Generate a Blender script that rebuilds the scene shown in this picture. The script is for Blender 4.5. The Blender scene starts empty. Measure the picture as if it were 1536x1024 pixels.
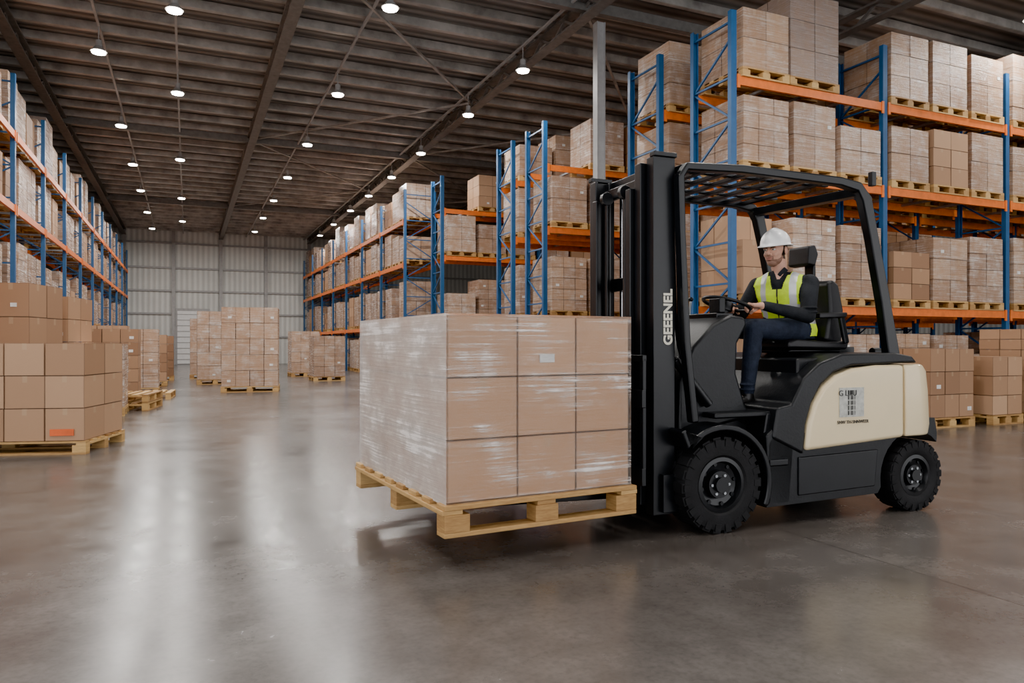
import bpy, math, random
from mathutils import Matrix, Vector, Euler
random.seed(7)
S=bpy.context.scene
COL=S.collection
PHI=math.radians(23.9); CP,SP=math.cos(PHI),math.sin(PHI)
def W(cx,cz): return (cx*CP+cz*SP, -cx*SP+cz*CP)

# ---------------------------------------------------------------- materials
def nmat(name):
    m=bpy.data.materials.new(name); m.use_nodes=True
    nt=m.node_tree; b=nt.nodes['Principled BSDF']
    return m,nt,b
def N(nt,t,**k):
    n=nt.nodes.new(t)
    for a,v in k.items(): setattr(n,a,v)
    return n
def noise(nt,scale,detail=4,vec=None,rough=.6):
    n=N(nt,'ShaderNodeTexNoise'); n.inputs['Scale'].default_value=scale
    n.inputs['Detail'].default_value=detail; n.inputs['Roughness'].default_value=rough
    if vec is not None: nt.links.new(vec,n.inputs['Vector'])
    return n
def ramp(nt,fac,stops):
    r=N(nt,'ShaderNodeValToRGB'); e=r.color_ramp.elements
    while len(e)<len(stops): e.new(.5)
    for i,(p,c) in enumerate(stops):
        e[i].position=p; e[i].color=(c[0],c[1],c[2],1) if not isinstance(c,(int,float)) else (c,c,c,1)
    nt.links.new(fac,r.inputs['Fac']); return r
def mapping(nt,scale,kind='Object',rot=(0,0,0)):
    tc=N(nt,'ShaderNodeTexCoord'); mp=N(nt,'ShaderNodeMapping')
    mp.inputs['Scale'].default_value=scale; mp.inputs['Rotation'].default_value=rot
    nt.links.new(tc.outputs[kind],mp.inputs['Vector']); return mp.outputs[0]
def mix(nt,fac,a,b):
    m=N(nt,'ShaderNodeMix',data_type='RGBA')
    for i,v in ((0,fac),(6,a),(7,b)):
        if isinstance(v,(int,float)): m.inputs[i].default_value=v
        elif isinstance(v,tuple): m.inputs[i].default_value=(v[0],v[1],v[2],1)
        else: nt.links.new(v,m.inputs[i])
    return m.outputs[2]
def bump(nt,b,h,strength=.2,dist=.01):
    bp=N(nt,'ShaderNodeBump'); bp.inputs['Strength'].default_value=strength; bp.inputs['Distance'].default_value=dist
    nt.links.new(h,bp.inputs['Height']); nt.links.new(bp.outputs[0],b.inputs['Normal'])
    return bp
def math_(nt,op,a,b=0.0,clamp=False):
    n=N(nt,'ShaderNodeMath',operation=op); n.use_clamp=clamp
    for i,v in ((0,a),(1,b)):
        if isinstance(v,(int,float)): n.inputs[i].default_value=v
        else: nt.links.new(v,n.inputs[i])
    return n.outputs[0]
def simple(name,col,rough=.5,metal=0,var=.15,scale=8,bs=.05,coat=0,spec=.5):
    m,nt,b=nmat(name)
    v=mapping(nt,(1,1,1)); n=noise(nt,scale,5,v)
    d=tuple(c*(1-var) for c in col); l=tuple(min(1,c*(1+var)) for c in col)
    r=ramp(nt,n.outputs['Fac'],[(.3,d),(.7,l)])
    nt.links.new(r.outputs[0],b.inputs['Base Color'])
    b.inputs['Roughness'].default_value=rough; b.inputs['Metallic'].default_value=metal
    b.inputs['Coat Weight'].default_value=coat; b.inputs['Specular IOR Level'].default_value=spec
    if bs: bump(nt,b,noise(nt,scale*6,3,v).outputs['Fac'],bs,.01)
    return m

def cardboard(name,wrap,gain=1.0):
    m,nt,b=nmat(name)
    at=N(nt,'ShaderNodeAttribute',attribute_name='tint')
    g=lambda c: tuple(min(.9,x*gain) for x in c)
    base=ramp(nt,at.outputs['Fac'],[(0,g((.29,.152,.078))),(.5,g((.42,.240,.132))),(1,g((.56,.345,.205)))]).outputs[0]
    v=mapping(nt,(1,1,1)); n1=noise(nt,3,5,v)
    base=mix(nt,math_(nt,'MULTIPLY',n1.outputs['Fac'],.20),base,(.28,.16,.095))
    uv=N(nt,'ShaderNodeUVMap'); sx=N(nt,'ShaderNodeSeparateXYZ'); nt.links.new(uv.outputs[0],sx.inputs[0])
    du=math_(nt,'ABSOLUTE',math_(nt,'SUBTRACT',sx.outputs[0],.5)); dv=math_(nt,'ABSOLUTE',math_(nt,'SUBTRACT',sx.outputs[1],.5))
    edge=math_(nt,'GREATER_THAN',math_(nt,'MAXIMUM',du,dv),.487)
    base=mix(nt,math_(nt,'MULTIPLY',edge,.5),base,(.10,.05,.025))
    tape=math_(nt,'MULTIPLY',math_(nt,'LESS_THAN',du,.06),math_(nt,'GREATER_THAN',sx.outputs[1],.80))
    base=mix(nt,math_(nt,'MULTIPLY',tape,.35),base,(.55,.40,.25))
    b.inputs['Roughness'].default_value=.6
    if wrap:
        oi=N(nt,'ShaderNodeObjectInfo')
        v2=mapping(nt,(1.0,1.0,26),rot=(.05,.04,0)); s1=noise(nt,2.0,6,v2,.7)
        v3=mapping(nt,(2.6,2.6,2.2),rot=(.3,.2,0)); s2=noise(nt,1.8,5,v3,.7)
        f=math_(nt,'MULTIPLY',s1.outputs['Fac'],s2.outputs['Fac'])
        if wrap==1: fr=ramp(nt,f,[(.17,.08),(.27,.30),(.36,.88)]).outputs[0]
        else: fr=ramp(nt,f,[(.17,.55),(.33,.9)]).outputs[0]
        fr=math_(nt,'MULTIPLY',fr,math_(nt,'ADD',math_(nt,'MULTIPLY',oi.outputs['Random'],.6),.6),True)
        base=mix(nt,fr,base,(.72,.65,.61) if wrap==1 else (.36,.32,.31))
        rr=ramp(nt,s1.outputs['Fac'],[(.3,.13),(.7,.36)])
        nt.links.new(rr.outputs[0],b.inputs['Roughness'])
        bump(nt,b,f,.8,.035)
    nt.links.new(base,b.inputs['Base Color'])
    return m
M={}
M['card']=cardboard('cardboard',0)
M['cardh']=cardboard('light_cardboard',0,1.25)
M['wrapc']=cardboard('cardboard_film_wrapped',1)
M['wrapg']=cardboard('grey_film_wrapped',2)
def wood(name,c0,c1):
    m,nt,b=nmat(name)
    at=N(nt,'ShaderNodeAttribute',attribute_name='tint')
    v=mapping(nt,(2,2,14)); n=noise(nt,6,6,v)
    f=math_(nt,'ADD',math_(nt,'MULTIPLY',n.outputs['Fac'],.6),math_(nt,'MULTIPLY',at.outputs['Fac'],.4))
    nt.links.new(ramp(nt,f,[(.25,c0),(.75,c1)]).outputs[0],b.inputs['Base Color'])
    b.inputs['Roughness'].default_value=.6; bump(nt,b,n.outputs['Fac'],.25,.004)
    return m
M['wood']=wood('pallet_wood',(.32,.155,.045),(.70,.45,.18))
M['label']=simple('paper_label',(.75,.74,.72),.6)
M['redlabel']=simple('orange_label',(.8,.14,.03),.6)
M['blue']=simple('blue_rack_steel',(.018,.095,.24),.38,0,.1)
M['orange']=simple('orange_rack_steel',(.80,.18,.022),.4,0,.15)
M['bolt']=simple('galvanised_steel',(.4,.42,.44),.4,.8)
M['column']=simple('grey_painted_steel',(.34,.34,.34),.5,0,.1)
M['girder']=simple('roof_girder_steel',(.17,.163,.155),.5,.1,.2)
M['purlin']=simple('roof_purlin_steel',(.40,.38,.355),.40,.3,.4,2)
M['black']=simple('black_painted_steel',(.006,.007,.009),.30,0,.2,10,.03,spec=.4)
M['plastic']=simple('black_textured_plastic',(.008,.009,.011),.40,0,.2,10,.12,spec=.38)
M['cream']=simple('cream_paint',(.80,.655,.41),.30,0,.03,4,.0,coat=.3)
M['rubber']=simple('tyre_rubber',(.010,.010,.011),.7,0,.3,12,.2,spec=.35)
M['rim']=simple('dark_wheel_rim',(.013,.014,.016),.33,.2,.2)
M['chrome']=simple('steel_chrome',(.5,.5,.52),.2,1,.05)
M['vinyl']=simple('black_vinyl',(.009,.009,.011),.42,0,.2,20,.1,spec=.4)
M['mark']=simple('pale_marking',(.78,.74,.62),.5)
M['greylabel']=simple('grey_plate_label',(.50,.50,.46),.5,0,.25,30)
M['ink']=simple('dark_ink',(.03,.03,.03),.6)
M['skin']=simple('skin',(.64,.35,.25),.5,0,.08,20,.05)
M['stub']=simple('stubble_skin',(.30,.155,.105),.6,0,.25,60,.1)
M['hair']=simple('brown_hair',(.04,.02,.011),.6,0,.3,60,.3)
M['lips']=simple('lips',(.46,.18,.14),.45)
M['eye']=simple('eye_white',(.7,.68,.65),.3); M['iris']=simple('eye_iris',(.02,.015,.012),.2)
M['hat']=simple('white_hard_hat',(.88,.88,.88),.25,0,.02,5,0,coat=.4)
M['vest']=simple('hi_vis_yellow_fabric',(.64,.88,.02),.65,0,.1,14,.25)
M['refl']=simple('reflective_tape',(.60,.61,.61),.3,.2,.08,20,.05)
M['shirt']=simple('charcoal_shirt',(.018,.020,.024),.8,0,.3,14,.3,spec=.3)
M['jeans']=simple('dark_denim',(.022,.028,.045),.85,0,.3,18,.3,spec=.3)
M['shoe']=simple('black_leather',(.012,.011,.011),.4,0,.2,20,.1)
M['door']=simple('white_door_paint',(.72,.73,.73),.5,0,.05)
def emis(name,col,s):
    m,nt,b=nmat(name); b.inputs['Base Color'].default_value=(1,1,1,1)
    b.inputs['Emission Color'].default_value=(*col,1); b.inputs['Emission Strength'].default_value=s
    return m
M['lamp']=emis('lamp_glow',(1,.92,.80),60)

def floor_mat():
    m,nt,b=nmat('polished_concrete')
    v=mapping(nt,(1,1,1))
    n1=noise(nt,.45,6,v,.6); n2=noise(nt,2.6,9,v,.70); n3=noise(nt,34,4,v)
    f=math_(nt,'ADD',math_(nt,'MULTIPLY',n1.outputs['Fac'],.5),math_(nt,'MULTIPLY',n2.outputs['Fac'],.5))
    c=ramp(nt,f,[(.34,(.068,.058,.052)),(.5,(.110,.097,.088)),(.66,(.165,.148,.136))]).outputs[0]
    c=mix(nt,math_(nt,'MULTIPLY',ramp(nt,n3.outputs['Fac'],[(.45,0),(.75,1)]).outputs[0],.35),c,(.05,.042,.038))
    sx=N(nt,'ShaderNodeSeparateXYZ'); nt.links.new(v,sx.inputs[0])
    def joint(o,off):
        a=math_(nt,'MODULO',math_(nt,'ADD',o,off+600),6.0)
        return math_(nt,'LESS_THAN',math_(nt,'ABSOLUTE',math_(nt,'SUBTRACT',a,3)),.004)
    j=math_(nt,'MAXIMUM',joint(sx.outputs[0],-.5),joint(sx.outputs[1],2.0))
    vo=N(nt,'ShaderNodeTexVoronoi',feature='DISTANCE_TO_EDGE'); vo.inputs['Scale'].default_value=.9
    dv=N(nt,'ShaderNodeVectorMath',operation='ADD'); nt.links.new(v,dv.inputs[0]); nt.links.new(n2.outputs['Color'],dv.inputs[1]); nt.links.new(dv.outputs[0],vo.inputs['Vector'])
    cr=math_(nt,'MULTIPLY',math_(nt,'LESS_THAN',vo.outputs['Distance'],.004),ramp(nt,n1.outputs['Fac'],[(.5,0),(.62,.5)]).outputs[0])
    j=math_(nt,'MAXIMUM',j,cr)
    c=mix(nt,math_(nt,'MULTIPLY',j,.8),c,(.012,.010,.009))
    nt.links.new(c,b.inputs['Base Color'])
    nt.links.new(ramp(nt,f,[(.35,.17),(.65,.29)]).outputs[0],b.inputs['Roughness'])
    b.inputs['Specular IOR Level'].default_value=.48
    bump(nt,b,math_(nt,'ADD',math_(nt,'MULTIPLY',n2.outputs['Fac'],.25),math_(nt,'MULTIPLY',n3.outputs['Fac'],.10)),.05,.01)
    return m
def corr(name,c0,c1,axis,scale,rough=.5,bs=.6):
    m,nt,b=nmat(name)
    v=mapping(nt,(1,1,1))
    w=N(nt,'ShaderNodeTexWave',wave_type='BANDS',bands_direction=axis); w.inputs['Scale'].default_value=scale
    nt.links.new(v,w.inputs['Vector'])
    n=noise(nt,.5,6,v); 
    f=math_(nt,'ADD',math_(nt,'MULTIPLY',w.outputs['Fac'],.35),math_(nt,'MULTIPLY',n.outputs['Fac'],.65))
    c=ramp(nt,f,[(.3,c0),(.75,c1)]).outputs[0]
    nt.links.new(c,b.inputs['Base Color']); b.inputs['Roughness'].default_value=rough
    bump(nt,b,w.outputs['Fac'],bs,.04)
    return m
M['floor']=floor_mat()
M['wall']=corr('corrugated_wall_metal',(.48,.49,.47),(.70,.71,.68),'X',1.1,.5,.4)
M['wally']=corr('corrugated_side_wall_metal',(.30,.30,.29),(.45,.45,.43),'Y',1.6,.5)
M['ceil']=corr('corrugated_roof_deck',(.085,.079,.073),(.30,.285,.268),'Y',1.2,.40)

# ---------------------------------------------------------------- mesh builder
class MB:
    def __init__(s): s.v=[];s.f=[];s.m=[];s.uv=[];s.t=[];s.mats=[]
    def mi(s,k):
        if k not in s.mats: s.mats.append(k)
        return s.mats.index(k)
    def add(s,vs,fs,mat,M4=None,tint=.5,uvs=None):
        o=len(s.v)
        for p in vs:
            p=Vector(p)
            if M4 is not None: p=M4@p
            s.v.append(p[:])
        k=s.mi(mat)
        for i,f in enumerate(fs):
            s.f.append([o+a for a in f]); s.m.append(k); s.t.append(tint)
            s.uv.append(uvs[i] if uvs else [(.5,.5)]*len(f))
    def box(s,c,d,mat,M4=None,tint=.5,rz=0):
        x,y,z=d[0]/2,d[1]/2,d[2]/2
        vs=[(-x,-y,-z),(x,-y,-z),(x,y,-z),(-x,y,-z),(-x,-y,z),(x,-y,z),(x,y,z),(-x,y,z)]
        R=Matrix.Translation(c)@Matrix.Rotation(rz,4,'Z')
        if M4 is not None: R=M4@R
        q=[(0,0),(1,0),(1,1),(0,1)]
        s.add(vs,[(0,1,5,4),(1,2,6,5),(2,3,7,6),(3,0,4,7),(4,5,6,7),(3,2,1,0)],mat,R,tint,[q]*6)
    def beam(s,a,b,w,h,mat,tint=.5):
        a,b=Vector(a),Vector(b); d=b-a; L=d.length
        Q=d.to_track_quat('X','Z').to_matrix().to_4x4()
        s.box((0,0,0),(L,w,h),mat,Matrix.Translation((a+b)/2)@Q,tint)
    def prism(s,poly,y0,y1,mat,M4=None):
        n=len(poly)
        A=sum(poly[i][0]*poly[(i+1)%n][1]-poly[(i+1)%n][0]*poly[i][1] for i in range(n))
        if A<0: poly=poly[::-1]
        vs=[(p[0],y0,p[1]) for p in poly]+[(p[0],y1,p[1]) for p in poly]
        fs=[list(range(n)),list(range(2*n-1,n-1,-1))]+[(i,i+n,(i+1)%n+n,(i+1)%n) for i in range(n)]
        s.add(vs,fs,mat,M4)
    def cyl(s,a,b,r,mat,n=20,r2=None):
        a,b=Vector(a),Vector(b); d=(b-a); Q=d.to_track_quat('Z','Y').to_matrix().to_4x4(); r2=r if r2 is None else r2
        T=Matrix.Translation(a)@Q; L=d.length
        vs=[(r*math.cos(2*math.pi*i/n),r*math.sin(2*math.pi*i/n),0) for i in range(n)]+[(r2*math.cos(2*math.pi*i/n),r2*math.sin(2*math.pi*i/n),L) for i in range(n)]
        fs=[[i,(i+1)%n,(i+1)%n+n,i+n] for i in range(n)]+[list(range(n-1,-1,-1)),list(range(n,2*n))]
        s.add(vs,fs,mat,T)
    def revolve(s,prof,c,mat,n=48):
        k=len(prof); vs=[]
        for i in range(n):
            a=2*math.pi*i/n
            for r,y in prof: vs.append((c[0]+r*math.cos(a),c[1]+y,c[2]+r*math.sin(a)))
        fs=[]
        for i in range(n):
            for j in range(k):
                fs.append((i*k+j,i*k+(j+1)%k,((i+1)%n)*k+(j+1)%k,((i+1)%n)*k+j))
        s.add(vs,fs,mat)
    def sphere(s,c,r,mat,M4=None,nu=20,nv=12):
        vs=[];fs=[]
        for j in range(nv+1):
            t=math.pi*j/nv
            for i in range(nu):
                a=2*math.pi*i/nu; vs.append((r[0]*math.sin(t)*math.cos(a),r[1]*math.sin(t)*math.sin(a),r[2]*math.cos(t)))
        for j in range(nv):
            for i in range(nu):
                fs.append((j*nu+i,(j+1)*nu+i,(j+1)*nu+(i+1)%nu,j*nu+(i+1)%nu))
        T=Matrix.Translation(c)
        if M4 is not None: T=M4@T
        s.add(vs,fs,mat,T)
    def mesh(s,name):
        me=bpy.data.meshes.new(name); me.from_pydata(s.v,[],s.f)
        for k in s.mats: me.materials.append(M[k])
        me.polygons.foreach_set('material_index',s.m)
        u=me.uv_layers.new(name='UVMap'); fl=[]
        for q in s.uv:
            for a in q: fl+=[a[0],a[1]]
        u.data.foreach_set('uv',fl)
        at=me.attributes.new('tint','FLOAT','FACE'); at.data.foreach_set('value',s.t)
        me.update(); return me
    def obj(s,name,parent=None,bevel=0,smooth=False,seg=2,loc=None,rz=0):
        me=s.mesh(name); return place(me,name,parent,bevel,smooth,seg,loc,rz)
def place(me,name,parent=None,bevel=0,smooth=False,seg=2,loc=None,rz=0):
    o=bpy.data.objects.new(name,me); COL.objects.link(o)
    if parent: o.parent=parent
    if loc: o.location=loc
    o.rotation_euler[2]=rz
    if smooth:
        for p in me.polygons: p.use_smooth=True
    if bevel:
        b=o.modifiers.new('bevel','BEVEL'); b.width=bevel; b.segments=seg; b.limit_method='ANGLE'; b.angle_limit=math.radians(35)
        b.harden_normals=True
        for p in me.polygons: p.use_smooth=True
    return o
def fix(me):
    import bmesh
    bm=bmesh.new(); bm.from_mesh(me); bmesh.ops.remove_doubles(bm,verts=bm.verts,dist=1e-5); bmesh.ops.recalc_face_normals(bm,faces=bm.faces); bm.to_mesh(me); bm.free()
def empty(name,loc=(0,0,0),rz=0,parent=None):
    o=bpy.data.objects.new(name,None); COL.objects.link(o); o.location=loc; o.rotation_euler[2]=rz; o.empty_display_size=.3
    if parent: o.parent=parent
    return o

# ---------------------------------------------------------------- room
CH=7.75; X0,X1,Y0,Y1=-7.5,26,-10,46
b=MB(); b.box(((X0+X1)/2,(Y0+Y1)/2,-.1),(X1-X0,Y1-Y0,.2),'floor'); b.obj('floor')
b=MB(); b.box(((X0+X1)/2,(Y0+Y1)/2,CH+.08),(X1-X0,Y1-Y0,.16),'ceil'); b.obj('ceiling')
b=MB(); b.box(((X0+X1)/2,Y1+.1,CH/2),(X1-X0,.2,CH),'wall'); b.obj('wall_north')
# west wall: unseen opening added south of y=7 to daylight the load's left
WY=7.0
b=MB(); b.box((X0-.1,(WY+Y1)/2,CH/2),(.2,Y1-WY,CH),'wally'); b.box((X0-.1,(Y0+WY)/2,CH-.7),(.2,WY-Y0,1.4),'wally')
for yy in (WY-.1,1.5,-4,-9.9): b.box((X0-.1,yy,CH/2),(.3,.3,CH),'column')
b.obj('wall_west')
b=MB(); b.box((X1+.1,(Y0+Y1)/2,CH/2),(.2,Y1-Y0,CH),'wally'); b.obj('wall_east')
b=MB()
for z in (1.6,2.9,4.2,5.5,6.9): b.box(((X0+X1)/2,Y1-.06,z),(X1-X0,.1,.10),'column')
for x in (-3.2,-.7,1.8,4.3,6.8,11.8): b.box((x,Y1-.1,CH/2),(.18,.2,CH),'column')
b.obj('trim_1')
b=MB(); b.box((2.0,Y1-.18,1.05),(1.1,.1,2.1),'column'); b.box((2.0,Y1-.24,1.05),(.9,.06,1.9),'door'); b.obj('door_1')
b=MB(); b.box((.3,Y1-.18,1.6),(1.8,.1,3.2),'column'); b.box((.3,Y1-.24,1.55),(1.6,.06,3.0),'door')
for i in range(9): b.box((.3,Y1-.28,.3+.32*i),(1.6,.03,.03),'column')
b.obj('door_2')
b=MB()
y=Y0+.5
while y<Y1:
    b.box(((X0+X1)/2,y,CH-.09),(X1-X0,.05,.16),'purlin'); b.box(((X0+X1)/2,y+.04,CH-.165),(X1-X0,.10,.02),'purlin')
    y+=.95
b.obj('roof_purlins')
b=MB()
for x in (-3.2,1.8,6.8,11.8,16.8,21.8):
    b.box((x,(Y0+Y1)/2,CH-.2),(.22,Y1-Y0,.04),'girder'); b.box((x,(Y0+Y1)/2,CH-.48),(.22,Y1-Y0,.04),'girder')
    yy=Y0+.3; k=0
    while yy<Y1-.6:
        b.beam((x,yy,CH-.2 if k else CH-.48),(x,yy+.5,CH-.48 if k else CH-.2),.05,.05,'girder'); yy+=.5; k=1-k
for yy in (0,12,24,36): b.box(((X0+X1)/2,yy,CH-.25),(X1-X0,.14,.2),'girder')
for yy in (12,24):
    for x in (1.8,6.8,11.8):
        b.beam((x,yy,CH-.25),(x+5,yy+6,CH-.25),.05,.05,'purlin'); b.beam((x,yy+12,CH-.25),(x+5,yy+6,CH-.25),.05,.05,'purlin')
b.obj('roof_girders')
b=MB()
for x in (3.2,-.2,-1.6,6.5): b.box((x,(Y0+Y1)/2,CH-.25),(.045,Y1-Y0,.045),'column')
b.obj('roof_cable_trays')
for (x,y) in ((7.12,12.0),(-6.9,24),(-6.9,12)):
    b=MB(); 
    for d in (-.08,.08): b.box((x+d,y,CH/2-.25),(.015,.16,CH-.5),'column')
    b.box((x,y-.05,CH/2-.25),(.16,.015,CH-.5),'column'); b.box((x,y,.02),(.3,.3,.04),'column')
    b.obj('steel_column')
lm=MB(); n=24
lm.cyl((0,0,0),(0,0,.03),.125,'lamp',n); lm.cyl((0,0,.03),(0,0,.13),.15,'column',n,.07); lm.cyl((0,0,.13),(0,0,.25),.06,'column',n); lm.cyl((0,0,.25),(0,0,.62),.010,'column',8)
lme=lm.mesh('high_bay_lamp')
rows={6.5:[2.5,6.2,14.1,17.4,21.5,25,28.5,32,36,40],3.2:[0.5,4.5,8.5,12.4,17.2,21.9,26.5,31,35.5,40],-.2:[5,9.8,14.0,18.6,25.3,32,38],-1.6:[3,8,12.8,16.6,22,26.6,31,36,41],13.8:[.5,4.5,8.2,13,18,24,30],20:[2,8,14,22]}
for x,ys in rows.items():
    for y in ys:
        o=place(lme,'high_bay_lamp',loc=(x,y,CH-.80))
        L=bpy.data.lights.new('lamp_light','AREA'); L.shape='DISK'; L.size=.4; L.energy=165; L.color=(1,.965,.925)
        lo=bpy.data.objects.new('lamp_light',L); COL.objects.link(lo); lo.parent=o; lo.location=(0,0,-.03)

# ---------------------------------------------------------------- pallet loads
def add_pallet(b,w,d,cx=0,cy=0,z0=0,h=.144):
    s=h/.144
    for yy in (-d/2+.05,0,d/2-.05):
        b.box((cx,cy+yy,z0+.011*s),(w,.1,.022*s),'wood',tint=random.random())
        for xx in (-w/2+.07,0,w/2-.07): b.box((cx+xx,cy+yy,z0+.061*s),(.14,.1,.078*s),'wood',tint=random.random())
    for xx in (-w/2+.05,0,w/2-.05): b.box((cx+xx,cy,z0+.111*s),(.1,d,.022*s),'wood',tint=random.random())
    k=max(5,int(d/.17))
    for i in range(k):
        yy=-d/2+.05+(d-.1)*i/(k-1); b.box((cx,cy+yy,z0+.133*s),(w,.1,.022*s),'wood',tint=random.random())
def load_mesh(w,d,h,nx,ny,nz,wrap,seed,pal=True,drop=0):
    random.seed(seed); b=MB()
    if pal: add_pallet(b,w,d)
    z0=.146 if pal else 0
    bw,bd,bh=w*.98/nx,d*.98/ny,h/nz; mt=('card','wrapc','wrapg')[int(wrap)]; base=random.uniform(.2,.8)
    for k in range(nz):
        for i in range(nx):
            for j in range(ny):
                if 0<i<nx-1 and 0<j<ny-1 and k<nz-1: continue
                if k==nz-1 and random.random()<drop: continue
                t=min(1,max(0,base+random.uniform(-.3,.3)))
                cx=-w*.49+bw*(i+.5)+random.uniform(-.004,.004); cy=-d*.49+bd*(j+.5)+random.uniform(-.004,.004)
                b.box((cx,cy,z0+bh*(k+.5)),(bw-.008,bd-.008,bh-.006),mt,tint=t,rz=random.uniform(-.01,.01))
                if random.random()<.14 and j==0:
                    b.box((cx+random.uniform(-.2,.2)*bw,cy-bd/2+.001,z0+bh*(k+.35)),(.08,.008,.055),'label')
    return b.mesh('stacked_cartons')
V={'s':[],'m':[],'l':[],'g':[]}
for i in range(3): V['s'].append(load_mesh(.92,1.0,.76+.05*i,2,2,2+i%2,i%2==0,i+10))
for i in range(4): V['m'].append(load_mesh(.92,1.0,.90+.06*i,2,2,3 if i%2 else 2,i!=1,i+20))
for i in range(4): V['l'].append(load_mesh(.92,1.0,1.10+.07*i,2+(i==3),3,4 if i%2 else 3,i!=2,i+30,drop=.1 if i==2 else 0))
V['m'].append(load_mesh(.92,1.0,.98,3,3,4,True,41)); V['l'].append(load_mesh(.92,1.0,1.22,3,3,5,True,42)); V['l'].append(load_mesh(.92,1.0,1.2,3,3,4,True,43))
V['g'].append(load_mesh(1.05,1.0,1.34,2,2,3,2,44))

def rack(name,loc,rz,bays,bl=3.2,dep=.95,H=6.2,levels=(1.80,3.82,5.22),seed=0,skip=.05,inset=0,fixed={}):
    random.seed(seed*13+5)
    P=empty(name,loc,rz); b=MB()
    for i in range(bays+1):
        x=i*bl
        for y in (0,dep):
            b.box((x,y,H/2),(.10,.03,H),'blue'); b.box((x-.045,y+(.03 if y==0 else -.03),H/2),(.012,.07,H),'blue'); b.box((x+.045,y+(.03 if y==0 else -.03),H/2),(.012,.07,H),'blue')
            b.box((x,y,.01),(.16,.14,.02),'blue')
        z=.25; s=0
        while z<H-.6:
            b.beam((x,0.03,z),(x,dep-.03,z),.03,.03,'blue')
            b.beam((x,.03 if s else dep-.03,z),(x,dep-.03 if s else .03,z+.6),.028,.028,'blue'); z+=.62; s=1-s
        b.beam((x,.03,H-.15),(x,dep-.03,H-.15),.03,.03,'blue')
    for lz in levels:
        for i in range(bays):
            for y in (-.0,dep):
                b.box((i*bl+bl/2,y,lz-.065),(bl-.10,.05,.13),'orange',tint=random.random())
                for e in (.075,bl-.075): b.box((i*bl+e,y+(-.03 if y==0 else .03),lz-.08),(.05,.02,.2),'orange')
            for e in (.8,1.6,2.4): b.box((i*bl+e*bl/3.2,dep/2,lz-.03),(.05,dep-.05,.04),'bolt')
    b.obj('rack_frame',P)
    for l,lz in enumerate((0.0,)+tuple(levels)):
        for i in range(bays):
            for k in range(3):
                key={0:'l',1:'l',2:'m',3:random.choice('mml')}[l]
                if random.random()<.15: key='s'
                if l==3 and random.random()<.08: key='g'
                sk=random.random()<(skip*2 if l==3 else skip)
                if (l,i,k) in fixed: key=fixed[(l,i,k)]; sk=False
                if sk or key is None: continue
                me=random.choice(V[key])
                o=place(me,'carton_load',P,loc=(i*bl+.10+ (bl-.2)*(k+.5)/3+random.uniform(-.015,.015),dep/2-.02+inset+random.uniform(-.02,.02),lz+.002),rz=random.choice((0,math.pi))+random.uniform(-.015,.015))
    return P
rack('pallet_rack',(7.49,8.71,0),0,4,seed=1,skip=.0,fixed={(3,0,0):'m',(3,0,1):'g',(3,0,2):None,(2,0,0):'m',(2,0,1):'m',(2,0,2):'s',(3,1,0):'m',(3,1,1):'l',(3,1,2):'m',(3,2,0):'l'})
rack('pallet_rack',(7.49,10.55,0),0,4,seed=2)
rack('pallet_rack',(7.35,14.75,0),0,4,seed=3,skip=.04)
rack('pallet_rack',(7.35,16.5,0),0,4,seed=4)
rack('pallet_rack',(6.95,20.8,0),0,3,seed=5)
rack('pallet_rack',(6.45,45.6,0),-math.pi/2,7,seed=6,H=6.2,dep=1.05,inset=.12,skip=.08)
rack('pallet_rack',(-3.0,10.2,0),math.pi/2,11,seed=7,H=6.33,dep=1.05,inset=.14,skip=.05)

def stack(cx,cz,w,d,h,nx,ny,nz,wrap,seed,rz=0,name='pallet_of_cartons',drop=0):
    x,y=W(cx,cz); me=load_mesh(w,d,h,nx,ny,nz,wrap,seed,drop=drop); me.name=name
    return place(me,name,loc=(x,y,0),rz=rz)
def px(p,cz): return (p-768)/1100*cz
R12=math.radians(-14)
o=stack(px(16,8.35),8.35,2.05,1.1,1.06,5,2,3,False,51,math.radians(-16))
b=MB(); b.box((.78,-.545,.24),(.24,.008,.07),'redlabel'); b.obj('warning_label',o)
stack(px(-10,10.6),10.6,1.45,1.1,1.90,3,2,4,False,52,R12)
stack(px(75,12.0),12.0,.95,1.0,1.80,3,2,5,False,53,R12)
stack(px(148,12.4),12.4,.85,1.0,1.05,2,2,4,True,54,0)
stack(px(170,15.2),15.2,1.0,1.0,1.35,3,3,5,False,55,0)
stack(px(205,17.8),17.8,1.0,1.0,1.4,3,3,5,True,56,0)
stack(px(222,20.8),20.8,1.0,1.0,1.3,3,3,5,False,57,0)
stack(px(236,24),24,1.0,1.0,1.3,3,3,5,False,58,0)
stack(px(160,18.5),18.5,1.0,1.0,1.5,3,3,5,False,59,0)
stack(px(377,18.6),18.6,1.35,1.1,1.95,4,3,5,True,60,math.radians(-8))
stack(px(322,22),22,1.0,1.1,2.0,3,3,5,True,61,0)
stack(px(308,25.5),25.5,1.0,1.1,1.9,3,3,5,True,62,0)
stack(px(455,27),27,1.0,1.1,1.5,3,3,4,True,63,0)
stack(px(460,32),32,1.0,1.1,1.5,3,3,4,True,64,0)
stack(px(490,24),24,1.0,1.1,1.3,3,3,4,True,68,0)
stack(px(1398,10.7),10.9,.95,.9,.98,3,2,3,False,65,0)
stack(px(1468,11.3),11.3,.70,.9,.86,2,2,3,False,66,0)
stack(px(1550,11.5),11.6,.95,1.0,1.28,4,3,8,False,67,0)
def empties(cx,cz,n,rz,seed):
    random.seed(seed); b=MB()
    for i in range(n): add_pallet(b,1.2,.8,0,0,i*.15)
    x,y=W(cx,cz); b.obj('empty_pallet_stack',loc=(x,y,0),rz=rz)
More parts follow.
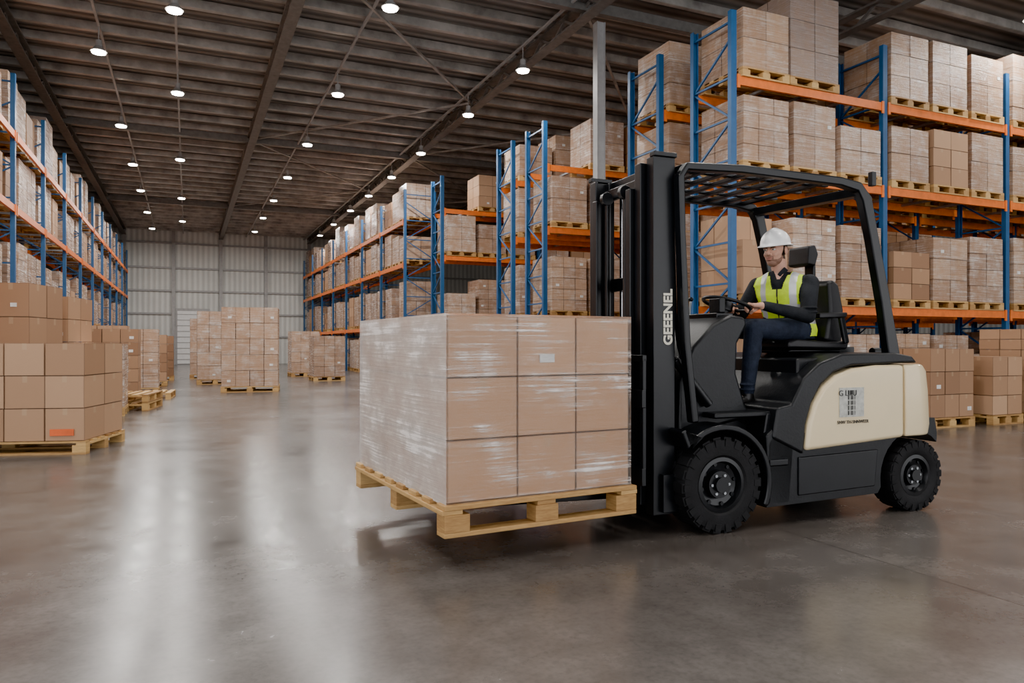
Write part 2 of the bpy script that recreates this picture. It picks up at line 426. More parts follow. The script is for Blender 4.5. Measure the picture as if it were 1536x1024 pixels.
empties(px(198,13.5),13.5,2,1.4,1); empties(px(230,16.2),16.2,1,1.5,2)

# ---------------------------------------------------------------- hero load
random.seed(99)
LA=math.radians(4.2); LW,LD=1.205,1.58
nx_,ny_=W(-.347,3.92)
HP=empty('shrink_wrapped_pallet_load',(nx_,ny_,0),LA)
pz=.165; ph=.175
ox,oy=-.03,-.03; PW,PD=LW+.06,LD+.06
b=MB()
for yy in (.05,PD/2,PD-.05):
    b.box((ox+PW/2,oy+yy,pz+.013),(PW,.11,.026),'wood',tint=random.random())
    for xx in (.075,PW/2,PW-.075): b.box((ox+xx,oy+yy,pz+.026+.047),(.15,.11,.094),'wood',tint=random.random())
for xx in (.05,PW/2,PW-.05):
    b.box((ox+xx,oy+PD/2,pz+.120+.013),(.12,PD,.026),'wood',tint=random.random())
for i in range(8):
    yy=.05+(PD-.10)*i/7; b.box((ox+PW/2,oy+yy,pz+.146+.0135),(PW,.12,.027),'wood',tint=random.random())
b.obj('wooden_pallet',HP,bevel=.004)
b=MB(); z0=pz+.175; bh=.338
xs=[0,.43,.82,LW]
for k in range(3):
    for i in range(3):
        for j in range(3):
            if i==1 and j==1: continue
            w=xs[i+1]-xs[i]; d=LD/3
            b.box((xs[i]+w/2,d*(j+.5),z0+bh*(k+.5)),(w-.006,d-.006,bh-.005),'cardh',tint=random.uniform(.75,1))
b.box((.62,-.004,z0+bh*2+.10),(.10,.006,.05),'label')
b.obj('cartons',HP,bevel=.007)
def film():
    m,nt,p=nmat('stretch_film')
    v=mapping(nt,(.7,.7,34),rot=(.05,.04,0)); s1=noise(nt,2.0,6,v,.65)
    v2=mapping(nt,(2.0,2.0,2.8),rot=(.5,.4,.2)); s2=noise(nt,1.4,5,v2,.6)
    f=math_(nt,'MULTIPLY',s1.outputs['Fac'],s2.outputs['Fac'])
    fr=ramp(nt,f,[(.20,.02),(.265,.07),(.315,.26),(.38,.85)]).outputs[0]
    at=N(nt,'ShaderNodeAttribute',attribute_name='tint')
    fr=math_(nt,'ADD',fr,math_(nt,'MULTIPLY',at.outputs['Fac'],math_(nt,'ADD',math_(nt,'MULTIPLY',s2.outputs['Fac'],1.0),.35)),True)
    p.inputs['Base Color'].default_value=(.97,.92,.88,1); p.inputs['Roughness'].default_value=.16
    bp=bump(nt,p,math_(nt,'ADD',math_(nt,'MULTIPLY',s1.outputs['Fac'],.7),math_(nt,'MULTIPLY',s2.outputs['Fac'],1.6)),.35,.02)
    tr=N(nt,'ShaderNodeBsdfTransparent'); gl=N(nt,'ShaderNodeBsdfGlossy'); gl.inputs['Roughness'].default_value=.14
    nt.links.new(bp.outputs[0],gl.inputs['Normal'])
    fn=N(nt,'ShaderNodeFresnel'); fn.inputs['IOR'].default_value=1.4; nt.links.new(bp.outputs[0],fn.inputs['Normal'])
    m1=N(nt,'ShaderNodeMixShader'); nt.links.new(fn.outputs[0],m1.inputs[0]); nt.links.new(tr.outputs[0],m1.inputs[1]); nt.links.new(gl.outputs[0],m1.inputs[2])
    mx=N(nt,'ShaderNodeMixShader')
    nt.links.new(fr,mx.inputs[0]); nt.links.new(m1.outputs[0],mx.inputs[1]); nt.links.new(p.outputs[0],mx.inputs[2])
    out=nt.nodes['Material Output']; nt.links.new(mx.outputs[0],out.inputs['Surface'])
    return m
M['film']=film()
b=MB(); e=.009; H3=bh*3; zt=z0+H3+e; zb=z0-.01
def grid(b,p0,du,dv,nu,nv,mat,tint):
    p0,du,dv=Vector(p0),Vector(du),Vector(dv); nn=du.cross(dv).normalized(); vs=[];fs=[]
    for j in range(nv+1):
        for i in range(nu+1):
            q=0
            if 0<i<nu and 0<j<nv: q=.003*math.sin(i*1.7+j*.6)*math.sin(j*1.3+.4*i)
            vs.append(p0+du*i/nu+dv*j/nv+nn*q)
    for j in range(nv):
        for i in range(nu): a=j*(nu+1)+i; fs.append((a,a+1,a+nu+2,a+nu+1))
    b.add(vs,fs,mat,None,tint)
grid(b,(-e,-e,zb),(LW+2*e,0,0),(0,0,zt-zb),24,20,'film',.0)
grid(b,(-e,LD+e,zb),(0,-LD-2*e,0),(0,0,zt-zb),24,20,'film',.50)  # left side: whiter film colour carries the painted-in glare
grid(b,(LW+e,-e,zb),(0,LD+2*e,0),(0,0,zt-zb),24,20,'film',.05)
grid(b,(LW+e,LD+e,zb),(-LW-2*e,0,0),(0,0,zt-zb),24,20,'film',.05)
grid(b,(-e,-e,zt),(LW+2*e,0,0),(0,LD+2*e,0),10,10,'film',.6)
b.obj('stretch_wrap',HP,smooth=True)

# ---------------------------------------------------------------- forklift
FA=math.radians(22)-PHI
fx,fy=W(1.31,4.68)
ox_=fx-(-math.sin(FA)*(-.5)); oy_=fy-(math.cos(FA)*(-.5))
FK=empty('forklift',(ox_,oy_,0),FA)
def part(b,name,bevel=.01,seg=2,smooth=False):
    me=b.mesh(name); fix(me); return place(me,name,FK,bevel,smooth,seg)
def wheel(name,c,R,wd):
    b=MB(); h=wd/2; ri=R*.56
    prof=[(ri,-h*.8),(ri+.02,-h*.95),(R*.80,-h),(R*.93,-h*.94),(R*.965,-h*.75),(R*.965,h*.75),(R*.93,h*.94),(R*.8,h),(ri+.02,h*.95),(ri,h*.8)]
    b.revolve(prof,c,'rubber',56)
    nt_=22
    for i in range(nt_):
        for sgn in (-1,1):
            a=2*math.pi*(i+(.5 if sgn>0 else 0))/nt_
            Mx=Matrix.Translation(c)@Matrix.Rotation(-a,4,'Y')
            b.box((R*.965,sgn*h*.5,0),(R*.07,h*.86,R*.19),'rubber',Mx)
            b.box((R*.88,sgn*h*.96,0),(R*.16,h*.12,R*.14),'rubber',Mx)
    prof=[(ri+.005,-h*.86),(ri-.02,-h*.9),(ri-.035,-h*.55),(ri*.55,-h*.45),(ri*.5,-h*.75),(.001,-h*.75),(.001,h*.5),(ri,h*.8)]
    b.revolve(prof,c,'rim',40)
    for i in range(8):
        a=2*math.pi*i/8+.2; p=(c[0]+ri*.75*math.cos(a),c[1]-h*.62,c[2]+ri*.75*math.sin(a))
        b.cyl(p,(p[0],p[1]+.05,p[2]),.014,'black',6)
    b.cyl((c[0],c[1]-h*.95,c[2]),(c[0],c[1],c[2]),ri*.28,'rim',20)
    for i in range(6):
        a=2*math.pi*i/6; p=(c[0]+ri*.38*math.cos(a),c[1]-h*.82,c[2]+ri*.38*math.sin(a)); b.cyl(p,(p[0],p[1]+.05,p[2]),.010,'bolt',6)
    return part(b,name,.004,1)
wheel('front_wheel_near',(0,-.44,.305),.305,.24); wheel('front_wheel_far',(0,.44,.305),.305,.24)
wheel('rear_wheel_near',(1.69,-.47,.255),.255,.19); wheel('rear_wheel_far',(1.69,.47,.255),.255,.19)
b=MB(); b.cyl((0,-.4,.3),(0,.4,.3),.09,'black'); b.cyl((1.69,-.4,.25),(1.69,.4,.25),.06,'black'); b.box((0,0,.34),(.35,.5,.3),'black'); part(b,'axles')
arch=[(1.69+.325*math.cos(a),.25+.325*math.sin(a)) for a in [math.radians(t) for t in range(190,36,-12)]]
poly=[(.36,.13),(1.34,.15)]+arch+[(1.92,.48),(1.925,.55),(1.90,.66),(.60,.60),(.44,.62),(.38,.55)]
b=MB(); b.prism(poly,-.54,.54,'plastic'); part(b,'chassis',.02,3)
b=MB(); b.prism([(.62,.19),(1.30,.205),(1.33,.46),(.62,.445)],-.552,-.53,'black'); b.prism([(.62,.19),(1.30,.205),(1.33,.46),(.62,.445)],.53,.552,'black'); part(b,'battery_side_panel',.008)
cream=[(.665,.485),(1.565,.535),(1.565,1.05),(1.30,1.05),(1.08,1.03),(.93,.985),(.82,.91),(.74,.80),(.69,.66)]
b=MB(); b.prism(cream,-.57,.57,'cream'); part(b,'side_cover',.03,4)
def arcp(cx,cy,r,a0,a1,n=8): return [(cx+r*math.cos(math.radians(a0+(a1-a0)*i/n)),cy+r*math.sin(math.radians(a0+(a1-a0)*i/n))) for i in range(n+1)]
pl=[(1.575,-.57)]+arcp(1.72,-.36,.21,-90,0)+arcp(1.72,.36,.21,0,90)+[(1.575,.57)]
b=MB(); n=len(pl); lv=[(.54,1.0),(.62,1.01),(.85,1.0),(1.0,.98),(1.05,.94)]
vs=[];fs=[]
for z,sc in lv:
    for (x,y) in pl: vs.append((1.575+(x-1.575)*(1+(sc-1)*3),y*(sc if sc>1 else 1-(1-sc)*.4),z))
for k in range(len(lv)-1):
    for i in range(n): fs.append((k*n+i,k*n+(i+1)%n,(k+1)*n+(i+1)%n,(k+1)*n+i))
fs+= [list(range(n-1,-1,-1)),list(range((len(lv)-1)*n,len(lv)*n))]
b.add(vs,fs,'cream'); part(b,'counterweight',.015,3)
hood=[(.40,.58),(.66,.46),(.68,.66),(.73,.80),(.81,.92),(.92,1.0),(1.08,1.045),(1.58,1.06),(1.72,1.06),(1.66,1.11),(1.50,1.135),(1.0,1.13),(.80,1.07),(.66,.97),(.56,.80),(.44,.78)]
b=MB(); b.prism(hood,-.555,.555,'plastic'); b.box((1.05,0,.85),(.7,.9,.5),'plastic'); part(b,'battery_hood',.02,3)
b=MB(); b.prism([(-.22,.30),(.44,.30),(.46,.74),(-.18,.74)],-.30,.30,'plastic')
b.box((.30,0,.735),(.62,.98,.035),'plastic')
b.box((.46,-.47,.42),(.16,.16,.05),'black'); b.box((.46,.47,.42),(.16,.16,.05),'black')
b.prism([(.33,.40),(.5,.40),(.56,.74),(.40,.74)],-.50,.50,'plastic')
part(b,'floor_frame',.012)
b=MB()
def band(pts,w):
    L=[];Rr=[]
    for i,p in enumerate(pts):
        a=Vector(pts[max(0,i-1)]); c=Vector(pts[min(len(pts)-1,i+1)]); t=(c-a).normalized(); nrm=Vector((-t[1],t[0]))
        ww=w[i] if isinstance(w,(list,tuple)) else w
        L.append(tuple(Vector(p)+nrm*ww/2)); Rr.append(tuple(Vector(p)-nrm*ww/2))
    return L+Rr[::-1]
arc=[(.0+.365*math.cos(math.radians(t)),.305+.365*math.sin(math.radians(t))) for t in range(135,-28,-8)]
arc=[(-.30,.665)]+arc
for s in (-1,1):
    b.prism(band(arc,.04),s*.57,s*.30,'black')
    b.prism([(-.25,.62)]+[(p[0],p[1]) for p in arc[4:]]+[(.44,.14),(.44,.62),(.25,.72),(-.22,.72)],s*.32,s*.29,'plastic')
part(b,'fenders',.012,3)
b=MB()
for s in (-1,1): b.prism([(.33,.14),(.56,.14),(.60,.60),(.50,.70),(.36,.60),(.37,.3)],s*.54,s*.36,'plastic')
part(b,'step_skirt',.015)
cowl=[(-.20,.60),(-.19,.95),(-.08,1.18),(.08,1.33),(.22,1.395),(.34,1.38),(.36,1.33),(.28,1.20),(.27,1.0),(.34,.80),(.40,.70)]
b=MB(); b.prism(cowl,-.36,.36,'plastic'); part(b,'dash_cowl',.06,5)
b=MB(); b.prism([(.18,1.36),(.32,1.37),(.32,1.41),(.18,1.41)],-.26,.26,'black'); b.box((.23,-.20,1.46),(.05,.12,.10),'plastic'); b.cyl((.30,.22,1.38),(.33,.24,1.52),.008,'bolt'); b.sphere((.33,.24,1.53),(.018,.018,.018),'black'); part(b,'dash_console',.008)
nrm=Vector((.28,0,.96)).normalized(); sc=Vector((.45,-.02,1.485))
b=MB(); b.cyl(Vector((.32,-.02,1.20)),sc-nrm*.02,.035,'plastic'); b.cyl(sc-nrm*.05,sc+nrm*.015,.05,'black')
ex=Vector((nrm.z,0,-nrm.x)); ey=Vector((0,1,0)); RW=.165
nn=40; mm=10; vs=[];fs=[]
for i in range(nn):
    a=2*math.pi*i/nn; rd=ex*math.cos(a)+ey*math.sin(a)
    for j in range(mm):
        c=2*math.pi*j/mm; vs.append(sc+rd*(RW+.014*math.cos(c))+nrm*.014*math.sin(c))
for i in range(nn):
    for j in range(mm): fs.append((i*mm+j,((i+1)%nn)*mm+j,((i+1)%nn)*mm+(j+1)%mm,i*mm+(j+1)%mm))
b.add(vs,fs,'plastic')
for a in (90,210,330):
    a=math.radians(a); b.beam(sc,sc+(ex*math.cos(a)+ey*math.sin(a))*RW,.03,.014,'black')
part(b,'steering_wheel',.003,1)
b=MB(); b.prism([(.86,1.13),(1.36,1.13),(1.36,1.17),(.86,1.17)],-.2,.2,'black')
b.prism([(.82,1.165),(1.38,1.155),(1.40,1.22),(1.20,1.215),(.90,1.235),(.82,1.215)],-.24,.24,'vinyl'); part(b,'seat_cushion',.03,3)
b=MB(); b.prism([(1.20,1.22),(1.37,1.18),(1.39,1.45),(1.34,1.64),(1.28,1.68),(1.23,1.65),(1.25,1.45)],-.20,.20,'vinyl'); part(b,'seat_back',.04,3)
b=MB(); b.box((1.25,0,1.74),(.03,.10,.16),'black'); b.prism([(1.13,1.79),(1.20,1.78),(1.23,1.87),(1.20,1.94),(1.14,1.93)],-.11,.11,'vinyl'); part(b,'headrest',.025,3)
b=MB()
for s in (-.26,.26): b.prism([(1.06,1.38),(1.32,1.39),(1.33,1.43),(1.06,1.42)],s-.03,s+.03,'vinyl'); b.beam((1.29,s,1.40),(1.34,s,1.2),.03,.05,'black')
part(b,'armrests',.012)
DX=-.035
b=MB()
def channel(x0,x1,y,z0,z1,sg,th=.025,fl=.07):
    b.box(((x0+x1)/2,y,(z0+z1)/2),(x1-x0,th,z1-z0),'black')
    for x in (x0+th/2,x1-th/2): b.box((x,y-sg*fl/2,(z0+z1)/2),(th,fl,z1-z0),'black')
for sg in (-1,1):
    channel(-.39+DX,-.23+DX,sg*.41,.12,2.38,sg)
    channel(-.43+DX,-.30+DX,sg*.32,.17,2.35,sg,.022,.06)
    channel(-.46+DX,-.36+DX,sg*.245,.22,2.20,sg,.02,.05)
    b.box((-.31+DX,sg*.41,2.39),(.17,.06,.03),'black')
    b.box((-.26+DX,sg*.43,.26),(.16,.06,.24),'black')
part(b,'mast_rails',.006)
b=MB()
for z in (2.32,1.62,.35): b.box((-.25+DX,0,z),(.05,.82,.09),'black')
for z in (2.24,1.25,.30): b.box((-.35+DX,0,z),(.04,.64,.08),'black')
part(b,'mast_crossbars',.008)
b=MB()
for sg in (-1,1):
    b.cyl((-.20+DX,sg*.28,.2),(-.20+DX,sg*.28,1.25),.035,'black'); b.cyl((-.20+DX,sg*.28,1.25),(-.20+DX,sg*.28,2.28),.02,'chrome')
    b.box((-.42+DX,sg*.12,1.4),(.012,.03,1.7),'rim')
b.cyl((-.38+DX,0,.25),(-.38+DX,0,1.05),.045,'black')
for sg in (-1,1): b.cyl((-.42+DX,sg*.12-.02,2.20),(-.42+DX,sg*.12+.02,2.20),.045,'rim')
part(b,'lift_cylinders_and_chains',.003,1)
b=MB()
for z in (.38,.86): b.box((-.50+DX,0,z),(.03,.98,.11),'black')
for y in (-.46,-.15,.15,.46): b.box((-.49+DX,y,.72),(.025,.04,.78),'black')
b.box((-.49+DX,0,1.11),(.03,.96,.04),'black')
for sg in (-.26,.26):
    b.prism([(-.535,.93),(-.565,.93),(-.565,.27),(-1.62,.262),(-1.62,.248),(-.60,.225),(-.535,.25)],sg-.055,sg+.055,'black')
part(b,'carriage_and_forks',.005)
def hose(pts,r,mat,name):
    c=bpy.data.curves.new(name,'CURVE'); c.dimensions='3D'; c.bevel_depth=r; c.bevel_resolution=2
    s=c.splines.new('NURBS'); s.points.add(len(pts)-1)
    for i,p in enumerate(pts): s.points[i].co=(*p,1)
    s.use_endpoint_u=True; s.order_u=4; c.materials.append(M[mat])
    o=bpy.data.objects.new(name,c); COL.objects.link(o); o.parent=FK
for k in range(3):
    hose([(-.20,-.36+.03*k,2.2),(-.19,-.36+.03*k,1.8),(-.17-.01*k,-.38+.03*k,1.4),(-.20,-.34,1.1),(-.14+.03*k,-.40,.95),(-.08,-.34,.72)],.009,'rubber','hydraulic_hose')
b=MB(); b.beam((-.22,-.42,.40),(.05,-.36,.62),.08,.08,'black'); b.beam((-.22,.42,.40),(.05,.36,.62),.08,.08,'black')
b.cyl((-.24,-.38,1.10),(.02,-.39,.80),.03,'black'); b.cyl((-.24,.38,1.10),(.02,.39,.80),.03,'black'); part(b,'tilt_cylinders',.006)
b=MB()
side=[(-.16,.70),(-.22,1.2),(-.255,1.9),(-.265,2.25),(-.22,2.315),(.2,2.335),(1.05,2.325),(1.22,2.30),(1.29,2.22),(1.36,1.95),(1.47,1.5),(1.55,1.12),(1.56,1.06)]
wd=[.05,.045,.04,.045,.05,.055,.06,.07,.09,.08,.09,.11,.12]
for sg in (-1,1):
    pts=[(p[0]-(.14 if sg>0 and p[0]>.9 else 0),p[1]) for p in side]
    b.prism(band(pts,wd),sg*.50,sg*.43,'black')
part(b,'overhead_guard_frame',.012,3)
b=MB()
b.box((-.20,0,2.31),(.07,.9,.05),'black'); b.beam((1.26,-.45,2.27),(1.12,.45,2.27),.09,.06,'black')
for i in range(7):
    x=-.02+.165*i; b.box((x,0,2.325),(.045,.9,.028),'black')
for y in (-.26,0,.26): b.box((.48,y,2.345),(1.35,.035,.02),'black')
part(b,'overhead_guard_bars',.004,1)
b=MB(); b.box((1.33,-.50,2.36),(.04,.04,.1),'black'); b.cyl((1.55,-.3,1.14),(1.62,-.3,1.14),.03,'black'); b.box((1.45,.1,1.15),(.18,.5,.05),'black'); part(b,'rear_fittings',.005)
def text(s,size,Mx,mat,name):
    c=bpy.data.curves.new(name,'FONT'); c.body=s; c.size=size; c.extrude=.0015; c.offset=.003 if size>.06 else 0
    c.materials.append(M[mat]); o=bpy.data.objects.new(name,c); COL.objects.link(o); o.parent=FK; o.matrix_local=Mx
RX=Matrix.Rotation(math.pi/2,4,'X')
text('GEEENEL',.088,Matrix.Translation((-.292,-.426,1.19))@Matrix.Rotation(-math.pi/2,4,'Y')@RX,'mark','mast_marking')
b=MB(); b.box((1.06,-.573,.80),(.22,.006,.20),'greylabel'); part(b,'rating_plate',0)
for r in range(5): text('|| ||| | ||'[:9-r%2],.032,Matrix.Translation((1.02,-.578,.72+.035*r))@RX,'ink','plate_text')
text('G LIIIU',.055,Matrix.Translation((.94,-.578,.845))@RX,'ink','plate_text')
text('SNW TH-SNNWEER',.032,Matrix.Translation((.93,-.575,.655))@RX,'ink','plate_text')

# ---------------------------------------------------------------- driver
DR=empty('forklift_driver',(ox_,oy_,0),FA)
def capsule(b,p0,r0,p1,r1,mat='shirt'):
    b.sphere(p0,(r0,)*3,mat); b.sphere(p1,(r1,)*3,mat); b.cyl(p0,p1,r0,mat,20,r1)
def ringloft(b,rings,mat,n=28):
    vs=[];fs=[]
    for (c,rx,ry,yaw,tilt) in rings:
        R=Matrix.Rotation(yaw,3,'Z')@Matrix.Rotation(tilt,3,'Y')
        for i in range(n):
            a=2*math.pi*i/n; ca,sa=math.cos(a),math.sin(a)
            k=.85; p=Vector((rx*math.copysign(abs(ca)**k,ca),ry*math.copysign(abs(sa)**k,sa),0)); vs.append(Vector(c)+R@p)
    m=len(rings)
    for k in range(m-1):
        for i in range(n): fs.append((k*n+i,k*n+(i+1)%n,(k+1)*n+(i+1)%n,(k+1)*n+i))
    fs+=[list(range(n-1,-1,-1)),list(range((m-1)*n,m*n))]
    b.add(vs,fs,mat)
def remesh(b,name,vox,smooth=3):
    me=b.mesh(name+'_src'); 
    import bmesh
    bm=bmesh.new(); bm.from_mesh(me); bmesh.ops.remove_doubles(bm,verts=bm.verts,dist=1e-6); bmesh.ops.recalc_face_normals(bm,faces=bm.faces); bm.to_mesh(me); bm.free()
    o=bpy.data.objects.new(name+'_tmp',me); COL.objects.link(o)
    r=o.modifiers.new('r','REMESH'); r.mode='VOXEL'; r.voxel_size=vox
    s=o.modifiers.new('s','SMOOTH'); s.iterations=smooth; s.factor=.5
    dg=bpy.context.evaluated_depsgraph_get(); dg.update()
    nm=bpy.data.meshes.new_from_object(o.evaluated_get(dg)); nm.name=name
    bpy.data.objects.remove(o,do_unlink=True)
    for p in nm.polygons: p.use_smooth=True
    return nm
def setmats(me,keys,fn):
    me.materials.clear()
    for k in keys: me.materials.append(M[k])
    for p in me.polygons: p.material_index=keys.index(fn(p.center,p.normal))
YAW=math.radians(26)
tors=[(Vector((1.06,0,1.235)),.130,.172),(Vector((1.06,0,1.30)),.138,.180),(Vector((1.045,0,1.38)),.132,.172),(Vector((1.02,0,1.47)),.132,.180),(Vector((1.00,0,1.56)),.135,.195),(Vector((.985,0,1.64)),.118,.203),(Vector((.975,0,1.69)),.088,.170),(Vector((.960,0,1.73)),.058,.088)]
b=MB(); ringloft(b,[(c,rx,ry,YAW,0) for c,rx,ry in tors],'shirt')
shN=Vector((1.065,-.185,1.640)); shF=Vector((.905,.185,1.640))
elN=Vector((.955,-.285,1.395)); wrN=Vector((.690,-.145,1.470)); elF=Vector((.80,.27,1.41)); wrF=Vector((.655,.150,1.470))
hpN=Vector((1.02,-.10,1.300)); knN=Vector((.57,-.17,1.305)); anN=Vector((.52,-.16,.86)); 
hpF=Vector((1.02,.10,1.300)); knF=Vector((.56,.13,1.315)); anF=Vector((.43,.13,.86))
segs=[('shirt',shN,.068,elN,.052),('shirt',elN,.052,wrN,.035),('shirt',shF,.068,elF,.052),('shirt',elF,.052,wrF,.035),
('jeans',hpN,.095,knN,.068),('jeans',knN,.068,anN,.048),('jeans',hpF,.095,knF,.068),('jeans',knF,.068,anF,.048)]
for m_,a,ra,c,rc in segs: capsule(b,a,ra,c,rc)
b.sphere((1.05,0,1.27),(.14,.17,.08),'shirt')
for kn,an in ((knN,anN),(knF,anF)):
    p=kn.lerp(an,.3)+Vector((.015,0,0)); b.sphere(p,(.057,.057,.12),'shirt')
for c,r in ((elN,.050),(elF,.050)):
    for dz in (.03,.06): b.sphere(c+Vector((.012,0,dz)),(r+.008,r+.008,.014),'shirt')
for an in (anN,anF):
    for dz in (.015,.05): b.sphere(an+Vector((0,0,dz)),(.056,.056,.014),'shirt')
capsule(b,Vector((.962,0,1.70)),.060,Vector((.948,0,1.80)),.054)
me=remesh(b,'body_and_clothes',.0052,5)
def segd(p,a,ra,c,rc):
    d=c-a; t=max(0,min(1,(p-a).dot(d)/d.length_squared)); return (p-(a+d*t)).length-(ra+(rc-ra)*t)
cy,sy=math.cos(-YAW),math.sin(-YAW)
def tl(p):
    dx,dy=p.x-1.00,p.y
    return (cy*dx-sy*dy, sy*dx+cy*dy)
def cls(p,nm):
    best=min(segs,key=lambda s:segd(p,*s[1:])); bd=segd(p,*best[1:])
    td=9
    for i in range(len(tors)-1):
        a,b_=tors[i],tors[i+1]
        if a[0].z-.01<=p.z<=b_[0].z+.01:
            t=min(1,max(0,(p.z-a[0].z)/(b_[0].z-a[0].z))); c=a[0].lerp(b_[0],t); rx=a[1]+(b_[1]-a[1])*t; ry=a[2]+(b_[2]-a[2])*t
            dx,dy=p.x-c.x,p.y-c.y; X,Y=cy*dx-sy*dy,sy*dx+cy*dy
            td=(math.sqrt((X/rx)**2+(Y/ry)**2)-1)*min(rx,ry)
    lx,ly=tl(p)
    if p.z>1.745: return 'skin' 
    if p.z>1.675 and lx<-.01 and abs(ly)<(p.z-1.66)*.55: return 'skin'
    if best[0]=='jeans' and bd<td: return 'jeans'
    if best[0]=='shirt' and bd<td-.012: return 'shirt'
    if p.z<1.30: return 'jeans' if p.z<1.255 else 'vest'
    if p.z>1.60 and abs(ly)<.035+ (p.z-1.60)*.30 and lx<0.0: return 'shirt'
    if p.z>1.70 and abs(ly)<.08: return 'shirt'
    if abs(ly)<.005 and lx<0: return 'ink'
    if 1.345<p.z<1.39 or 1.445<p.z<1.49: return 'refl'
    if .085<abs(ly)<.130: return 'refl'
    return 'vest'
keys=['shirt','jeans','vest','refl','skin','ink']
setmats(me,keys,cls)
mv={}
for p in me.polygons:
    if keys[p.material_index] in('vest','refl','ink'):
        for v in p.vertices: mv[v]=1
nrmz=[v.normal.copy() for v in me.vertices]
for v in mv: me.vertices[v].co+=nrmz[v]*.010
me.update(); place(me,'body_and_clothes',DR)
for an,nm in ((anN,'shoe_near'),(anF,'shoe_far')):
    b=MB(); gz=.758
    b.sphere((an.x+.0,an.y,gz+.045),(.055,.045,.045),'shoe'); b.sphere((an.x-.07,an.y-.005,gz+.035),(.09,.046,.034),'shoe'); b.sphere((an.x-.13,an.y-.008,gz+.032),(.06,.047,.031),'shoe'); b.cyl((an.x,an.y,gz+.05),(an.x,an.y,an.z+.02),.047,'shoe',20,.045)
    me=remesh(b,nm,.006,3); setmats(me,['shoe'],lambda p,n:'shoe'); place(me,nm,DR)
    b=MB(); b.box((an.x-.06,an.y,gz+.006),(.25,.085,.016),'rubber'); me=b.mesh(nm+'_sole'); place(me,nm+'_sole',DR,.004)
HC=Vector((.912,0,1.893)); HR=Matrix.Translation(HC)@Matrix.Rotation(math.radians(20),4,'Z')@Matrix.Rotation(math.radians(-4),4,'Y')
b=MB()
b.sphere((.012,0,.03),(.098,.076,.098),'skin'); b.sphere((-.028,0,-.03),(.068,.060,.085),'skin'); b.sphere((-.045,0,-.088),(.042,.038,.030),'skin')
b.sphere((-.02,0,-.07),(.062,.056,.040),'skin'); b.sphere((-.062,.03,-.028),(.028,.026,.026),'skin'); b.sphere((-.062,-.03,-.028),(.028,.026,.026),'skin')
b.sphere((-.074,0,.030),(.024,.052,.014),'skin')
capsule(b,Vector((-.088,0,.018)),.010,Vector((-.112,0,-.022)),.0135,'skin'); b.sphere((-.098,.013,-.028),(.012,.009,.008),'skin'); b.sphere((-.098,-.013,-.028),(.012,.009,.008),'skin')
b.sphere((-.088,0,-.053),(.013,.026,.007),'skin'); b.sphere((-.086,0,-.065),(.013,.022,.008),'skin')
for s in (-1,1): b.sphere((.012,s*.079,-.005),(.018,.010,.032),'skin')
capsule(b,Vector((.03,0,-.05)),.055,Vector((.045,0,-.13)),.054,'skin')
me=remesh(b,'head',.0028,2)
def hcls(p,n):
    if p.z>-.058 and p.z<-.050 and p.x<-.088 and abs(p.y)<.024: return 'lips'
    if p.z>-.071 and p.z<-.061 and p.x<-.089 and abs(p.y)<.018: return 'lips'
    zb=-.066+.45*max(0,p.x+.055)
    if -.12<p.z<zb and p.x<.018: return 'stub'
    if p.x<-.080 and abs(p.y)<.030 and -.075<p.z<-.040: return 'stub'
    if -.012<p.x<.012 and abs(p.y)>.05 and -.04<p.z<.06 and abs(p.y)<.078: return 'hair'
    if p.x>=.012 and p.z>-.065 and abs(p.y)<.0785: return 'hair'
    return 'skin'
setmats(me,['skin','lips','stub','hair'],hcls)
o=place(me,'head',DR); o.matrix_local=HR
b=MB()
for s in (-1,1):
    b.sphere((-.078,s*.031,.008),(.0145,.015,.010),'eye'); b.sphere((-.0895,s*.032,.008),(.0045,.006,.006),'iris')
    b.sphere((-.091,s*.031,.0215),(.006,.019,.0035),'hair'); b.sphere((-.0835,s*.031,.0155),(.0125,.017,.005),'skin')
o=b.obj('eyes_and_brows',DR,smooth=True); o.matrix_local=HR
b=MB(); nu,nv=40,14; vs=[];fs=[]
def hatpt(t,a,off=0):
    rx,ry,rz=.130,.105,.120
    x=.010+ (rx+off)*math.cos(a)*math.sin(t); y=(ry+off)*math.sin(a)*math.sin(t); z=.045+(rz+off)*math.cos(t)
    if abs(y)<.022 and z>.08: z+=.008*(1-(abs(y)/.022)**2)
    return (x,y,z)
for j in range(nv+1):
    for i in range(nu): vs.append(hatpt(.0001+math.pi/2*j/nv,2*math.pi*i/nu))
for k,(e_,dz) in enumerate(((.012,-.004),(.016,-.008),(.012,-.012),(-.004,-.008))):
    for i in range(nu):
        a=2*math.pi*i/nu; f=max(0,-math.cos(a))**2; x,y,z=hatpt(math.pi/2,a); 
        vs.append((x+(e_+.045*f*(1 if k<3 else 0))*math.cos(a),y+e_*math.sin(a),z+dz-.012*f*(1 if k<3 else 0)))
for j in range(nv+4):
    for i in range(nu): fs.append((j*nu+i,(j+1)*nu+i,(j+1)*nu+(i+1)%nu,j*nu+(i+1)%nu))
b.add(vs,fs,'hat'); me=b.mesh('hard_hat'); fix(me); o=place(me,'hard_hat',DR,smooth=True); o.matrix_local=HR
sm=o.modifiers.new('thick','SOLIDIFY'); sm.thickness=.003
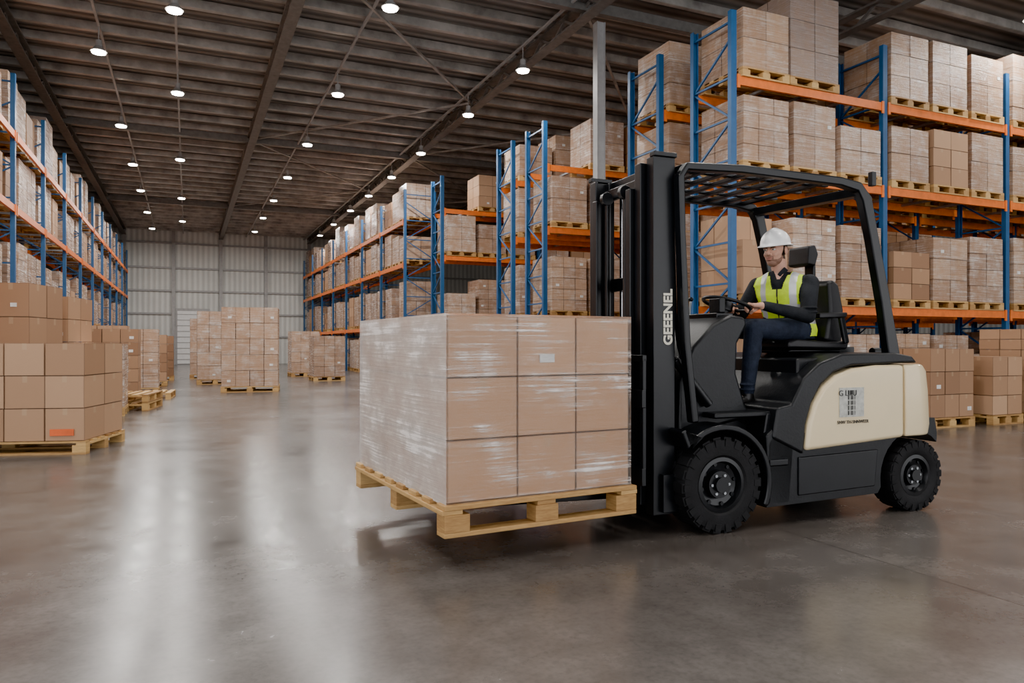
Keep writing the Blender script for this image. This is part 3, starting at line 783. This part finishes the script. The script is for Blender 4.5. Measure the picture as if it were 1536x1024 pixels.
def hand(name,wr,ang,side):
    rd=ex*math.cos(ang)+ey*math.sin(ang); rim=sc+rd*RW; tg=(nrm.cross(rd)).normalized()
    b=MB(); up=nrm
    kn=rim+rd*.018+up*.026
    capsule(b,wr,.027,wr.lerp(kn,.35),.027,'skin')
    for o_ in (-.026,-.009,.009,.026): capsule(b,wr.lerp(kn,.35)+tg*o_*.5,.018,kn+tg*o_,.0145,'skin')
    ln=[.9,1.05,1.0,.82]
    for k_,o_ in enumerate((-.030,-.010,.010,.030)):
        q=ln[k_]; t0=kn+tg*o_
        p1=rim+up*.027-rd*.016*q+tg*o_; p2=rim-rd*.028-up*.004+tg*o_; p3=rim-rd*.010-up*.024*q+tg*o_
        capsule(b,t0,.0105,p1,.0100,'skin'); capsule(b,p1,.0100,p2,.0095,'skin'); capsule(b,p2,.0095,p3,.0085,'skin')
    th0=wr.lerp(kn,.45)+tg*side*.028-up*.004; th1=rim+rd*.026+tg*side*.050; th2=rim+rd*.012+tg*side*.066-up*.016
    capsule(b,th0,.0145,th1,.012,'skin'); capsule(b,th1,.012,th2,.010,'skin')
    me=remesh(b,name,.003,2); setmats(me,['skin'],lambda p,n:'skin'); place(me,name,DR)
hand('hand_near',wrN,math.radians(-38),1); hand('hand_far',wrF,math.radians(42),-1)
b=MB(); 
for s in (-1,1): b.beam((.905,s*.030-.02,1.70),(.950,s*.075,1.755),.012,.038,'shirt')
b.obj('collar',DR,bevel=.005)

# ---------------------------------------------------------------- world + camera
w=bpy.data.worlds.new('daylight'); S.world=w; w.use_nodes=True
bg=w.node_tree.nodes['Background']; bg.inputs[0].default_value=(.98,.98,1,1); bg.inputs[1].default_value=4.2
S.view_settings.view_transform='AgX'
try: S.view_settings.look='AgX - Punchy'
except Exception as ex_: print(ex_)
cam=bpy.data.cameras.new('camera'); cam.sensor_width=36; cam.lens=1100/1536*36; cam.shift_y=.002; cam.clip_end=200
co=bpy.data.objects.new('camera',cam); COL.objects.link(co); co.location=(0,0,1.2); co.rotation_euler=(math.pi/2,0,-PHI)
S.camera=co
